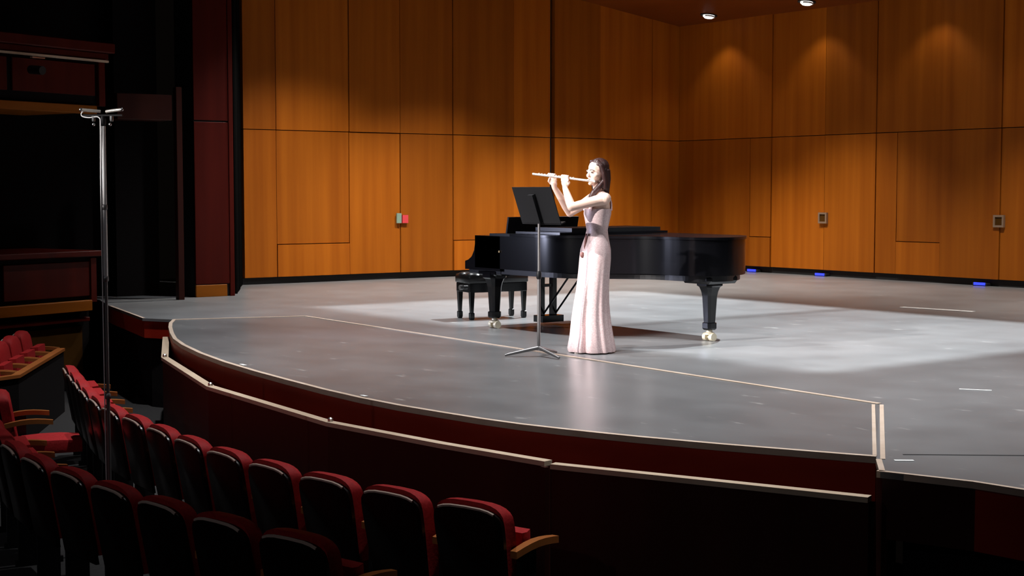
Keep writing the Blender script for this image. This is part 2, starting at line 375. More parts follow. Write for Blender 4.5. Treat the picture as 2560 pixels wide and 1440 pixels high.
tag(t3, 'thin dark red wooden post standing left of the proscenium pier', 'post', kind='structure')
wh = MB().box((-20.0, -6, -1.0), (-19.3, 7.9, 7.5)).build('wall_house_left', 'black_wall')
tag(wh, 'unlit black side wall of the auditorium', 'wall', kind='structure')
wo = MB().box((-22.6, 7.4, 0.0), (-19.0, 8.0, 7.5)).build('wall_wing', 'black_wall')
tag(wo, 'unlit black wall of the wing behind the pier', 'wall', kind='structure')

# ================================================================== SIDE BOXES
BANG = math.atan2(0.93, -0.36)
def theatre_box(loc, name, label, upper):
    t = empty(name, loc, BANG, label, 'theatre box')
    if upper:
        box('body', (-4.2, 0.05, 2.44), (-0.02, 1.3, 3.0), 'black_wall', t)
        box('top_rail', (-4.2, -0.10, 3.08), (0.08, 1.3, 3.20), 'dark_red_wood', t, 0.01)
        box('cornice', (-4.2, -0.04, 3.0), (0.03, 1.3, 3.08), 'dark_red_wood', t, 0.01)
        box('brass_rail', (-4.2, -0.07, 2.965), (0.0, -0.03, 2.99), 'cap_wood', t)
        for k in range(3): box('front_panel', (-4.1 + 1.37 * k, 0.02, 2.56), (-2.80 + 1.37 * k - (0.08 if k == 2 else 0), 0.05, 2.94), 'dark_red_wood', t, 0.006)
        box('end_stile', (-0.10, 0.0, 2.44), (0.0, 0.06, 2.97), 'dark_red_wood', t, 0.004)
        box('bottom_rail', (-4.2, -0.02, 2.34), (-0.15, 0.10, 2.44), 'orange_tone', t, 0.006)  # orange puts the stage light on this rail and soffit into the colour
        box('soffit', (-4.2, 0.10, 2.36), (-0.15, 1.3, 2.44), 'orange_tone', t)
    else:
        box('body', (-4.2, 0.05, 0.10), (-0.02, 1.3, 0.62), 'black_wall', t)
        box('top_rail', (-4.2, -0.06, 0.62), (0.04, 1.3, 0.69), 'dark_red_wood', t, 0.01)
        for k in range(3): box('front_panel', (-4.1 + 1.37 * k, 0.02, 0.14), (-2.80 + 1.37 * k - (0.02 if k == 2 else 0), 0.05, 0.56), 'dark_red_wood', t, 0.006)
        box('end_stile', (-0.09, 0.0, 0.06), (0.0, 0.06, 0.60), 'dark_red_wood', t, 0.004)
        box('bottom_rail', (-4.2, -0.03, -0.04), (-0.10, 0.08, 0.09), 'orange_tone', t, 0.006)
        box('base_moulding', (-4.2, 0.02, -0.17), (-0.10, 0.10, -0.12), 'dark_red_wood', t, 0.004)
        box('skirt', (-4.2, 0.12, -1.0), (-0.03, 1.3, -0.05), 'black_wall', t)
        box('lower_panel', (-1.05, 0.09, -0.84), (-0.16, 0.12, -0.23), 'brown_panel', t, 0.006)
    return t
ub = theatre_box((-17.5, 6.71, 0), 'theatre_box', 'upper theatre box with red cornice and orange underside', True)
lb = theatre_box((-17.5, 6.56, 0), 'theatre_box', 'lower theatre box with orange bottom rail above the red seats', False)
o = empty('box_spotlight', (-16.90, 5.66, 2.80), BANG, 'small black round spotlight fixed on the upper box front', 'spotlight')
MB().tube([(0, 0.085, 0), (0, -0.12, -0.02)], 0.05, 12).build('lamp_body', 'black_paint', o, 0.8)
MB().box((-0.09, -0.06, 0.12), (0.09, -0.02, 0.135)).build('yoke_bar', 'steel', o)
lg = box('trim_2', (-18.0, 6.9, 2.30), (-17.62, 7.62, 2.62), 'rail_wood', None, 0.006)
tag(lg, 'dim reddish ledge between the upper box and the thin post', 'ledge', kind='structure')

# ================================================================== ORCHESTRA RAIL
rail = empty('orchestra_rail', (-8.5, 4.7, -1.0), 0, 'dark segmented orchestra pit rail with pale wooden cap before the apron', 'rail')
RP = [(-14.42, 6.11), (-12.64, 5.34), (-10.54, 4.82), (-8.42, 4.69), (-6.46, 4.98)]
RP2 = [(-6.38, 4.955), (-5.53, 5.33), (-4.75, 5.67)]
def rl(p): return (p[0] + 8.5, p[1] - 4.7)
for seg in [[RP[0], RP[1]], [RP[1], RP[2]], [RP[2], RP[3]], [RP[3], (-7.3, 4.83), RP[4]], RP2]:
    a = [rl(p) for p in seg]
    strip(a, 0.04, 0.0, 0.872, 1.0).build('rail_panel', 'rail_wood', rail)
    strip(a, 0.065, 0.872, 0.90, 0.8).build('rail_cap', 'cap_wood', rail)
for p in (RP[1], RP[2], RP[3]):
    q = rl(p); MB().lathe([(0.018, 0), (0.018, 0.02), (0.008, 0.028)], (q[0], q[1] + 0.02, 0.90), 10).build('cap_knob', 'steel', rail)
q = rl(RP[4]); MB().box((q[0] - 0.01, q[1] - 0.03, 0.0), (q[0] + 0.03, q[1] + 0.0, 0.872)).build('rail_post', 'rail_wood', rail)

# ================================================================== SEATS
def arch(w_, zb, zs, zt, n=12):
    """closed outline (x,z) of a seat back with an arched top"""
    pts = [(-w_ * 0.92, zb), (w_ * 0.92, zb), (w_, zs - 0.06)]
    for k in range(n + 1):
        a = k / n * PI; c, s_ = math.cos(a), math.sin(a)
        pts.append((w_ * math.copysign(abs(c) ** 0.62, c), zs + (zt - zs) * abs(s_) ** 0.75))
    pts.append((-w_, zs - 0.06)); return pts
def seat_layer(o_, y, tilt=0.17, base=0.38):
    return [(x, y - (z - base) * tilt, z) for x, z in o_]
def make_seat(folded=True):
    t = empty('auditorium_chair')
    cb = MB().rings([seat_layer(arch(0.202, 0.40, 0.73, 0.815), 0.105), seat_layer(arch(0.228, 0.385, 0.745, 0.842), 0.085), seat_layer(arch(0.221, 0.38, 0.75, 0.85), 0.05),
                     seat_layer(arch(0.221, 0.38, 0.75, 0.85), 0.012)])
    cb.build('back_cushion', 'seat_fabric', t, 0.9)
    bs = MB().rings([seat_layer(arch(0.221, 0.33, 0.735, 0.822), 0.012), seat_layer(arch(0.221, 0.33, 0.735, 0.822), -0.010), seat_layer(arch(0.209, 0.34, 0.725, 0.806), -0.018)])
    bs.build('back_shell', 'seat_shell', t, 0.6)
    ed = MB(); ol = arch(0.222, 0.33, 0.735, 0.824)[3:-1]
    ed.tube([(x, -0.012 - (z - 0.38) * 0.17, z - 0.004) for x, z in ol[3:-3]], 0.0085, 6).build('edging_glint', 'edge_glint', t, 0.9)  # pale shell edge, top arc only, painting in its gloss highlight
    prof = [(-0.21, 0), (0.21, 0), (0.22, 0.03), (0.20, 0.09), (-0.20, 0.09), (-0.22, 0.03)]
    sc = MB()
    if folded:
        rs = [[(x, 0.15 - 0.02 * (k / 3) + y * 0.9, 0.36 + 0.32 * k / 3 + y * 0.06) for x, y in prof] for k in range(4)]
        rs = [[(x, y - 0.02, z) for x, y, z in r] for r in rs]
    else:
        rs = [[(x * (1 if k < 3 else 0.93), 0.12 + 0.44 * k / 3, 0.36 + y + (0.012 * math.sin(PI * k / 3) if y > 0.05 else 0)) for x, y in prof] for k in range(4)]
    sc.rings(rs).build('seat_cushion', 'seat_fabric', t, 0.9)
    for s in (-1,):
        st = MB()
        st.box((s * 0.252 - 0.012, 0.0, 0.0), (s * 0.252 + 0.012, 0.30, 0.04)); st.box((s * 0.252 - 0.010, 0.02, 0.04), (s * 0.252 + 0.010, 0.16, 0.60))
        st.build('side_standard', 'seat_steel', t)
    return t
def add_arm(t, s):
    rs = []
    for k in range(7):
        y = -0.02 + 0.36 * k / 6; z = 0.60 + 0.02 * math.sin(PI * k / 6) + 0.015 * k / 6; w_ = 0.020 + 0.005 * math.sin(PI * k / 6)
        h = 0.018
        rs.append([(s * 0.254 - w_, y, z - h), (s * 0.254 + w_, y, z - h), (s * 0.254 + w_, y, z + h), (s * 0.254 - w_, y, z + h)])
    MB().rings(rs).build('armrest', 'arm_wood', t, 0.9)
proto = make_seat(); proto_down = make_seat(False)
add_arm(proto, -1); add_arm(proto_down, -1); add_arm(proto_down, 1)
used = {'u': False}
def place_seat(x, y, head, label, group, src=None, endarm=False):
    global proto
    if src is None:
        t = proto if not used['u'] else copy_tree(proto); used['u'] = True
    else: t = src
    t.location = (x, y, -1.0); t.rotation_euler = (0, 0, head)
    tag(t, label, 'chair', group)
    if endarm: ends.append(t)
    return t
ends = []
def along(path, step, s0=0.0):
    P = smooth_path([Vector((*p, 0)) for p in path], 8); out = []; d = 0; nxt = s0
    for i in range(len(P) - 1):
        L = (P[i + 1] - P[i]).length
        while nxt <= d + L and L > 0:
            q = P[i].lerp(P[i + 1], (nxt - d) / L); tg = (P[i + 1] - P[i]).normalized(); out.append((q, tg)); nxt += step
        d += L
    return out
ORD = ['first', 'second', 'third', 'fourth', 'fifth', 'sixth', 'seventh', 'eighth', 'ninth', 'tenth', 'eleventh', 'twelfth', 'thirteenth', 'fourteenth', 'fifteenth', 'sixteenth', 'seventeenth', 'eighteenth']
ROW1 = [(-5.45, 4.37), (-5.95, 4.20), (-6.5, 4.05), (-7.13, 3.925), (-7.66, 3.86), (-8.36, 3.83), (-9.08, 3.86), (-9.7, 3.90), (-10.4, 3.96), (-11.2, 4.11), (-12.0, 4.31), (-13.1, 4.60)]
ROW2 = [(-5.3, 3.36), (-5.88, 3.16), (-6.5, 3.02), (-7.13, 2.93), (-7.76, 2.87), (-8.5, 2.83), (-9.2, 2.87), (-9.9, 2.98), (-10.6, 3.14)]
# paths give the seat top line; the base stands a little in front of it
for r, (path, s0, rowname) in enumerate(((ROW1, 0.63, 'front row'), (ROW2, 0.70, 'second row'))):
    for i, (q, tg) in enumerate(along(path, 0.535, s0)):
        nrm = Vector((tg.y, -tg.x, 0)) if False else Vector((-tg.y, tg.x, 0))
        if nrm.y < 0: nrm = -nrm
        head = math.atan2(nrm.y, nrm.x) - PI / 2
        b = q + nrm * 0.06
        if i == 0: lab = 'red theatre seat at the near aisle end of the %s' % rowname
        else: lab = 'red theatre seat, %s from the near aisle end of the %s' % (ORD[i], rowname)
        place_seat(b.x, b.y, head, lab, 'theatre seats in the ' + rowname, endarm=(i == 0))
for t in ends:
    add_arm(t, 1); box('side_standard', (0.242, 0.02, 0.0), (0.262, 0.16, 0.60), 'seat_steel', t)
# the seat with its cushion left down
place_seat(-11.62, 3.60, math.atan2(0.96, 0.27) - PI / 2, 'red theatre seat with its cushion folded down at the far end of second row', None, proto_down)
# rows at the far side of the house, seen from the front
for k in range(5):
    x, y = -16.47 + 0.507 * k, 5.32 - 0.283 * k
    place_seat(x, y, math.atan2(0.873, 0.487) - PI / 2, 'red theatre seat in the far side section, %s from the wall box' % ORD[k], 'seats of the far side section', copy_tree(proto))
pw = empty('partition', (-15.4, 5.3, -1.0), 0, 'low dark partition with orange wooden cap before the far side seats', 'partition')
PP = [(-15.83 + 15.4, 5.52 - 5.3), (-13.75 + 15.4, 4.36 - 5.3), (-13.60 + 15.4, 4.0 - 5.3)]
strip(PP, 0.05, 0.0, 0.67).build('partition_panel', 'black_wall', pw); strip(PP, 0.08, 0.67, 0.70).build('partition_cap', 'arm_wood', pw)

# ================================================================== GRAND PIANO
pn = empty('grand_piano', (-12.67, 8.70, 0), 0, 'long black concert grand piano with closed lid and brass casters', 'piano')
OUT = [(0.18, 0), (1.20, 0), (1.42, 0.02), (1.62, 0.09), (1.80, 0.23), (1.96, 0.40), (2.12, 0.54), (2.30, 0.62), (2.48, 0.645), (2.63, 0.67), (2.77, 0.74),
       (2.86, 0.86), (2.875, 1.02), (2.82, 1.20), (2.71, 1.36), (2.58, 1.49), (2.42, 1.57), (0.18, 1.57)]
OUTS = [(p.x, p.y) for p in smooth_path([Vector((*p, 0)) for p in OUT[1:-1]], 4)]
OUTS = [OUT[0]] + OUTS + [OUT[-1]]
def inset(poly, d):
    c = (1.5, 0.9); r = []
    n = len(poly)
    for i in range(n):
        a, b = Vector(poly[i - 1]), Vector(poly[(i + 1) % n]); tt = (b - a).normalized(); nn = Vector((-tt.y, tt.x))
        p = Vector(poly[i]) + nn * d; r.append((p.x, p.y))
    return r
MB().prism(OUTS, 0.625, 0.955).build('rim', 'piano_black', pn, 0.5)
MB().prism(inset(OUTS, 0.05), 0.57, 0.63).build('under_frame', 'piano_satin', pn)
lid_o = [p for p in inset(OUTS, -0.012) if p[0] > 0.6]
lid_poly = [(0.80, -0.012)] + [p for p in lid_o if p[0] > 0.85] + [(0.80, 1.582)]
lid = MB().prism(lid_poly, 0.957, 0.982).build('lid', 'piano_black', pn, 0.5)
MB().prism([(0.82, 0.05), (1.47, 0.10), (1.47, 1.50), (0.82, 1.55)], 0.986, 1.008).build('lid_flap', 'piano_black', pn)
MB().prism([(0.82, 0.30), (1.38, 0.32), (1.38, 1.48), (0.82, 1.5)], 1.010, 1.046).build('folded_cover', 'piano_satin', pn)
# cheeks (arms) at the keyboard
ck = [(-0.0, 0.60), (0.0, 0.685), (0.06, 0.70), (0.12, 0.735), (0.165, 0.80), (0.18, 0.87), (0.18, 0.952), (0.62, 0.952), (0.62, 0.60)]
for v0 in (0.0, 1.49):
    MB().rings([[(x, v0, z) for x, z in ck], [(x, v0 + 0.08, z) for x, z in ck]]).build('cheek', 'piano_black', pn)
box('key_bed', (0.02, 0.03, 0.555), (0.60, 1.54, 0.63), 'piano_satin', pn, 0.01)
box('key_slip', (0.0, 0.08, 0.60), (0.03, 1.49, 0.70), 'piano_black', pn, 0.004)
for k in range(52): box('white_key', (0.035, 0.16 + k * 0.02385, 0.685), (0.19, 0.16 + k * 0.02385 + 0.0228, 0.715), 'ivory', pn)
pat = [1, 1, 0, 1, 1, 1, 0]
for k in range(51):
    if pat[(k + 5) % 7]: box('black_key', (0.09, 0.16 + (k + 1) * 0.02385 - 0.006, 0.715), (0.19, 0.16 + (k + 1) * 0.02385 + 0.006, 0.727), 'piano_black', pn)
box('fallboard', (0.19, 0.08, 0.70), (0.22, 1.49, 0.90), 'piano_black', pn)
box('music_desk_shelf', (0.30, 0.10, 0.955), (0.80, 1.47, 0.975), 'piano_satin', pn)
o = MB().box((-0.012, 0, 0), (0.012, 0.92, 0.17)).build('music_desk', 'piano_satin', pn); o.location = (0.40, 0.24, 0.975); o.rotation_euler = (0, math.radians(12), 0)
box('desk_bracket', (0.36, 1.02, 1.05), (0.40, 1.06, 1.09), 'brass', pn)
MB().tube([(0.62, -0.004, 0.80), (0.62, -0.012, 0.80)], 0.012, 10).build('lid_lock', 'brass', pn)
def leg(u, v):
    l = MB()
    for (h, z0, z1) in (((0.15, 0.15), 0.52, 0.60),):
        pass
    prof = [(0.105, 0.575), (0.105, 0.525), (0.085, 0.51), (0.070, 0.47), (0.060, 0.42), (0.048, 0.20), (0.046, 0.175), (0.058, 0.170), (0.058, 0.12), (0.046, 0.105)]
    rs = [[(u + c * r, v + s * r, z) for c, s in ((1, 0.62), (0.62, 1), (-0.62, 1), (-1, 0.62), (-1, -0.62), (-0.62, -1), (0.62, -1), (1, -0.62))] for r, z in prof]
    lo = l.rings(rs).build('leg', 'piano_black', pn, 0.3)
    cs = MB(); cs.lathe([(0.028, 0.105), (0.03, 0.085), (0.05, 0.075), (0.05, 0.06)], (u, v, 0), 12)
    for s in (-1, 1):
        cs.tube([(u + s * 0.022, v, 0.038), (u + s * 0.062, v, 0.038)], 0.038, 14)
    cs.tube([(u - 0.06, v, 0.038), (u + 0.06, v, 0.038)], 0.012, 8)
    cs.build('caster', 'caster_brass', lo, 0.6)
    return lo
leg(0.36, 0.12); leg(0.36, 1.45); leg(2.62, 0.99)
box('leg_block', (2.42, 0.80, 0.545), (2.80, 1.20, 0.63), 'piano_black', pn, 0.03)
box('leg_block', (0.20, 0.02, 0.545), (0.52, 0.22, 0.60), 'piano_black', pn, 0.015)
box('leg_block', (0.20, 1.35, 0.545), (0.52, 1.55, 0.60), 'piano_black', pn, 0.015)
ly = MB(); ly.box((0.26, 0.70, 0.03), (0.42, 0.98, 0.10)); lyo = ly.build('pedal_lyre', 'piano_black', pn)
for v in (0.745, 0.905): MB().box((0.30, v - 0.028, 0.10), (0.36, v + 0.028, 0.56)).build('lyre_post', 'piano_black', lyo)
box('lyre_crossbar', (0.31, 0.745, 0.40), (0.35, 0.905, 0.43), 'piano_black', lyo)
for v in (0.79, 0.84, 0.89): MB().rings([[(0.27, v - .011, 0.05), (0.27, v + .011, 0.05), (0.27, v + .011, 0.062), (0.27, v - .011, 0.062)],
                                         [(0.16, v - .015, 0.035), (0.16, v + .015, 0.035), (0.16, v + .015, 0.05), (0.16, v - .015, 0.05)]]).build('pedal', 'brass', lyo)
for v in (0.76, 0.92): MB().tube([(0.36, v, 0.12), (0.80, v + 0.02, 0.57)], 0.010, 8).build('lyre_brace', 'piano_black', lyo)

# ---- bench
bn = empty('piano_bench', (-13.34, 9.52, 0), math.radians(-8), 'black tufted leather artist bench at the piano keyboard', 'bench')
rs = []
for zz, k in ((0.40, 0.97), (0.41, 1.0), (0.475, 1.0), (0.495, 0.97)):
    rs.append([(cx_ * 0.185 * k, cy_ * 0.37 * k, zz) for cx_, cy_ in ((-1, -0.96), (-0.9, -1), (0.9, -1), (1, -0.96), (1, 0.96), (0.9, 1), (-0.9, 1), (-1, 0.96))])
MB().rings(rs).build('cushion', 'leather', bn, 0.9)
for i in range(2):
    for j in range(4):
        MB().ball(((i - 0.5) * 0.18, (j - 1.5) * 0.18, 0.487), (0.098, 0.098, 0.034), 12, 6).build('tuft', 'leather', bn, 1.2)
box('apron', (-0.175, -0.355, 0.30), (0.175, 0.355, 0.40), 'piano_black', bn, 0.006)
for sx in (-1, 1):
    for sy in (-1, 1):
        x, y = sx * 0.145, sy * 0.325
        MB().rings([[(x + a * r, y + b * r, z) for a, b in ((1, 1), (-1, 1), (-1, -1), (1, -1))] for r, z in ((0.026, 0.31), (0.017, 0.08), (0.024, 0.075), (0.024, 0.02), (0.018, 0.0))]).build('leg', 'piano_black', bn)
for sy in (-1, 1): MB().tube([(0, sy * 0.355, 0.35), (0, sy * 0.40, 0.35)], 0.028, 12).build('adjusting_knob', 'steel', bn, 0.8)

# ================================================================== MUSIC STAND
MSL = Vector((-9.96, 7.60, 0)); VANG = math.atan2(0.77, 0.63)
ms = empty('music_stand', MSL, VANG, 'black music stand with grey tripod feet in front of the flutist', 'music stand')
MB().tube([(0, 0, 0.06), (0, 0, 0.70)], 0.014, 12).build('lower_tube', 'stand_grey', ms, 0.8)
MB().tube([(0, 0, 0.70), (0, 0, 1.22)], 0.0105, 12).build('upper_tube', 'stand_grey', ms, 0.8)
MB().lathe([(0.016, 0.66), (0.022, 0.67), (0.022, 0.71), (0.014, 0.73)], (0, 0, 0), 12).build('clutch', 'stand_black', ms, 0.6)
MB().ball((0.0, -0.01, 1.245), 0.024, 12, 8).build('tilt_knob', 'steel', ms, 1.2)
for ang in (188, 308, 60):
    a = math.radians(ang); c, s = math.cos(a), math.sin(a)
    MB().tube([(0, 0, 0.075), (c * 0.12, s * 0.12, 0.05), (c * 0.25, s * 0.25, 0.022), (c * 0.29, s * 0.29, 0.012)], [0.018, 0.015, 0.012, 0.010], 8).build('foot', 'stand_grey', ms, 0.9)
# desk plate: faces the player, leans away from her
dn = Vector((0.77, 0.63, 0)).normalized(); dw = Vector((0.63, -0.77, 0)).normalized(); ln = math.radians(20)
dup_ = (Vector((0, 0, 1)) * math.cos(ln) - dn * math.sin(ln)); dnn = (dn * math.cos(ln) + Vector((0, 0, 1)) * math.sin(ln))
def dp(a, b, c, o=Vector((0.02, 0.0, 1.13))): return o + dw * a + dup_ * b + dnn * c
def dbox(a0, a1, b0, b1, c0, c1, name, m, par):
    vs = [dp(a, b, c) for c in (c0, c1) for a, b in ((a0, b0), (a1, b0), (a1, b1), (a0, b1))]
    return MB().add(vs, [(0, 3, 2, 1), (4, 5, 6, 7), (0, 1, 5, 4), (1, 2, 6, 5), (2, 3, 7, 6), (3, 0, 4, 7)]).build(name, m, par)
dsk = dbox(-0.27, 0.27, 0.0, 0.33, 0.0, 0.006, 'desk', 'stand_black', ms)
dbox(-0.27, 0.27, -0.005, 0.006, 0.0, 0.055, 'desk_lip', 'stand_black', dsk)
dbox(-0.035, 0.035, 0.02, 0.27, -0.035, 0.0, 'desk_spine', 'stand_black', dsk)

# ================================================================== MICROPHONE STAND
mk = empty('microphone_stand', (-9.40, 3.585, -1.0), VANG, 'tall slim silver microphone stand with stereo bar rising from the seats', 'microphone stand')
MB().tube([(0, 0, 0.05), (0, 0, 1.05)], 0.013, 12).build('lower_tube', 'stand_grey', mk, 0.8)
MB().tube([(0, 0, 1.05), (0, 0, 1.83)], 0.011, 12).build('middle_tube', 'stand_grey', mk, 0.8)
MB().tube([(0, 0, 1.83), (0, 0, 2.83)], 0.015, 14).build('upper_tube', 'pole_bloom', mk, 0.8)  # paler and thicker than the tubes below, imitating bloom on the lit part
for z in (1.05, 1.83, 2.30): MB().lathe([(0.014, -0.02), (0.019, -0.012), (0.019, 0.012), (0.014, 0.02)], (0, 0, z), 12).build('collar', 'stand_grey', mk, 0.6)
for k in range(3):
    a = math.radians(100 + 120 * k); c, s = math.cos(a), math.sin(a)
    MB().tube([(0, 0, 0.20), (c * 0.24, s * 0.24, 0.012)], 0.009, 8).build('tripod_leg', 'stand_black', mk, 0.8)
MB().lathe([(0.012, 2.83), (0.02, 2.85), (0.02, 2.88), (0.010, 2.90)], (0, 0, 0), 12).build('swivel', 'stand_black', mk, 0.6)
br = MB().box((-0.13, -0.012, 2.895), (0.13, 0.012, 2.905)).build('stereo_bar', 'stand_black', mk)
for s in (-1, 1):
    MB().lathe([(0.010, 2.86), (0.012, 2.87), (0.012, 2.895)], (s * 0.06, -0.01, 0), 10).build('bar_screw', 'steel', br, 0.6)
    b = MB().tube([(s * 0.02, 0.01, 2.925), (s * 0.07, -0.015, 2.93), (s * 0.13, -0.03, 2.935)], 0.011, 12).build('microphone', 'silver', mk, 0.8)
    MB().ball((s * 0.135, -0.032, 2.936), (0.013, 0.013, 0.012), 10, 6).build('grille', 'steel', b, 1.2)
    MB().ball((s * 0.055, -0.025, 2.84), 0.011, 10, 6).build('thumb_screw', 'steel', br, 1.2)
cable = smooth_path([Vector(p) for p in [(-0.02, 0.01, 2.925), (-0.09, 0.0, 2.935), (-0.135, -0.01, 2.92), (-0.135, -0.01, 2.895), (-0.09, -0.015, 2.885), (-0.02, -0.02, 2.885), (-0.012, -0.02, 2.80), (-0.018, -0.016, 2.4), (-0.018, -0.014, 1.6), (-0.016, -0.014, 0.4)]], 6)
MB().tube(cable, 0.004, 6).build('cable', 'lamp_trim', mk, 1.0)

# ================================================================== FLUTIST
PL = Vector((-9.95, 8.18, 0))
pr = empty('person', PL, VANG, 'flutist in a floor-length pale pink sequined gown playing the flute on stage', 'person')
Fb = Vector((-0.94, -0.342, 0)).normalized(); Lb = Vector((0.342, -0.94, 0)).normalized()
HC = Vector((0.035, -0.005, 1.572))                                      # head centre
Fh = Vector((-0.76, -0.65, 0)).normalized(); Lh = Vector((0.65, -0.76, 0)).normalized()
HM = Matrix((Lh.to_4d(), (-Fh).to_4d(), Vector((0, 0, 1, 0)))).to_3x3().transposed()   # head frame: x = her left, y = back, z = up
def hp(x, y, z): return HC + HM @ Vector((x, y, z))
def hb(mb, c, r, n=14, m=9): mb.ball(hp(*c), r, n, m, HM)
def ring(z, cx_, cy_, a, b, n=28, fn=None):
    out = []
    for j in range(n):
        t = 2 * PI * j / n; k = fn(t) if fn else 1.0
        p = Vector((cx_, cy_, z)) + Fb * a * math.cos(t) * k + Lb * b * math.sin(t) * k
        out.append(p)
    return out
# (z, centre x, depth half, breadth half)
BODY = [(0.93, 0.030, 0.118, 0.160), (1.00, 0.036, 0.095, 0.128), (1.07, 0.040, 0.082, 0.112), (1.14, 0.040, 0.095, 0.128), (1.21, 0.040, 0.108, 0.145), (1.27, 0.046, 0.100, 0.152), (1.33, 0.056, 0.078, 0.150), (1.375, 0.060, 0.055, 0.110), (1.41, 0.058, 0.046, 0.056)]
B = MB()
B.rings([ring(z, c, 0.0, a, b) for z, c, a, b in BODY])
for s in (-1, 1):                                                        # legs under the gown
    hip = Vector((0.028, 0, 0.95)) + Lb * s * 0.075; kn = Vector((0.0, 0, 0.50)) + Lb * s * 0.075; an = Vector((0.0, 0, 0.10)) + Lb * s * 0.07
    B.tube([hip, hip.lerp(kn, 0.5), kn, kn.lerp(an, 0.35), an], [0.078, 0.068, 0.050, 0.046, 0.032], 14)
    B.tube([an + Vector((0, 0, 0.0)), an + Fb * 0.08 + Vector((0, 0, -0.05)), an + Fb * 0.15 + Vector((0, 0, -0.065))], [0.032, 0.030, 0.022], 12)
nk = Vector((0.058, 0.0, 1.36))
B.tube([nk, nk.lerp(HC, 0.5), HC + Vector((0.01, 0.01, -0.06))], [0.052, 0.046, 0.047], 16)
# head
hb(B, (0, 0.012, 0.035), (0.071, 0.090, 0.076)); hb(B, (0, -0.018, -0.015), (0.062, 0.070, 0.085)); hb(B, (0, -0.040, -0.070), (0.044, 0.046, 0.045))
hb(B, (0, -0.074, -0.098), (0.020, 0.017, 0.016)); hb(B, (0, -0.090, -0.022), (0.010, 0.016, 0.024)); hb(B, (0, -0.099, -0.034), (0.013, 0.013, 0.010))
hb(B, (0, -0.076, 0.012), (0.050, 0.014, 0.012)); hb(B, (0, -0.083, -0.062), (0.021, 0.011, 0.006)); hb(B, (0, -0.081, -0.073), (0.018, 0.011, 0.006))
for s in (-1, 1):
    hb(B, (s * 0.042, -0.050, -0.030), (0.024, 0.028, 0.022)); hb(B, (s * 0.070, 0.012, -0.010), (0.008, 0.018, 0.028))
# arms (shoulder, elbow, wrist) and the flute line
MOUTH = hp(0.0, -0.094, -0.070); FD = Vector((-0.93, 0.34, 0.115)).normalized()
FL0 = MOUTH - FD * 0.06 + Vector((0, 0, -0.004)); 
def fl(s): return FL0 + FD * s
Ls = Vector((0.056, 0, 1.345)) + Lb * 0.152; Rs = Vector((0.056, 0, 1.345)) - Lb * 0.152
LE = Vector((-0.182, -0.175, 1.270)); RE = Vector((-0.20, 0.235, 1.215))
LHp = fl(0.06 + 0.215); RHp = fl(0.06 + 0.345)
LW = LHp + Vector((-0.004, -0.040, -0.085)); RW = RHp + Vector((0.022, 0.035, -0.095))
for sh, el, wr in ((Ls, LE, LW), (Rs, RE, RW)):
    B.ball(sh, (0.052, 0.052, 0.050))
    B.tube([sh + (Vector((0.056, 0, 1.345)) - sh) * 0.35, sh, sh.lerp(el, 0.3), sh.lerp(el, 0.7), el], [0.050, 0.052, 0.046, 0.040, 0.036], 14)
    B.ball(el, 0.037)
    B.tube([el, el.lerp(wr, 0.25), el.lerp(wr, 0.7), wr], [0.036, 0.038, 0.030, 0.023], 14)
def hand(wr, target, grip, side):
    """palm from the wrist towards the flute, five fingers laid over the tube"""
    up = (target - wr).normalized(); ac = FD; nn = up.cross(ac).normalized() * side
    palm_c = wr + up * 0.045 + nn * 0.004
    Mx = Matrix((ac.to_4d(), nn.to_4d(), up.to_4d())).to_3x3().transposed()
    B.ball(palm_c, (0.036, 0.016, 0.046), 14, 9, Mx)
    B.tube([wr, palm_c], [0.023, 0.024], 12)
    for k in range(4):
        o_ = (k - 1.5) * 0.019; ll = (0.92, 1.0, 0.96, 0.82)[k]
        kn = palm_c + ac * o_ + up * (0.036 * ll) + nn * 0.008
        p2 = kn + up * 0.026 * ll + nn * 0.018; p3 = target + ac * o_ + up * 0.018 + nn * 0.012; p4 = target + ac * o_ + up * 0.013 - nn * 0.010
        B.tube([kn - up * 0.02, kn, p2, p3, p4], [0.009, 0.0092, 0.0088, 0.008, 0.0068], 9); B.ball(p4, 0.0069, 9, 6)
    tb = palm_c - up * 0.018 - ac * side * 0.026
    B.tube([tb, tb + up * 0.030 - ac * side * 0.010 - nn * 0.014, target - up * 0.014 - ac * side * 0.018 - nn * 0.012], [0.012, 0.010, 0.008], 9)
hand(LW, LHp, 1, 1); hand(RW, RHp, 1, -1)
def remeshed(mb, name, m, voxel, smooth_it, parent):
    o = mb.build(name, m); md = o.modifiers.new('r', 'REMESH'); md.mode = 'VOXEL'; md.voxel_size = voxel; md.use_smooth_shade = True
    if smooth_it:
        sm = o.modifiers.new('s', 'SMOOTH'); sm.factor = 0.5; sm.iterations = smooth_it
    bpy.context.view_layer.update()
    me = bpy.data.meshes.new_from_object(o.evaluated_get(bpy.context.evaluated_depsgraph_get()))
    old = o.data; o.modifiers.clear(); o.data = me; bpy.data.meshes.remove(old); me.name = name
    if not me.materials: me.materials.append(M[m])
    for p in me.polygons: p.use_smooth = True
    o.parent = parent; return o
body = remeshed(B, 'body', 'skin', 0.0048, 3, pr)
for s in (-1, 1):
    MB().ball(hp(s * 0.030, -0.0815, -0.004), (0.011, 0.006, 0.005), 10, 6, HM).build('eye', 'eye_dark', body, 1.2)
    MB().tube([hp(s * 0.014, -0.0935, 0.016), hp(s * 0.030, -0.089, 0.021), hp(s * 0.047, -0.075, 0.015)], 0.003, 6).build('eyebrow', 'brow', body, 1.2)
MB().ball(hp(0, -0.0925, -0.062), (0.017, 0.005, 0.004), 10, 6, HM).build('lips', 'lips', body, 1.2)
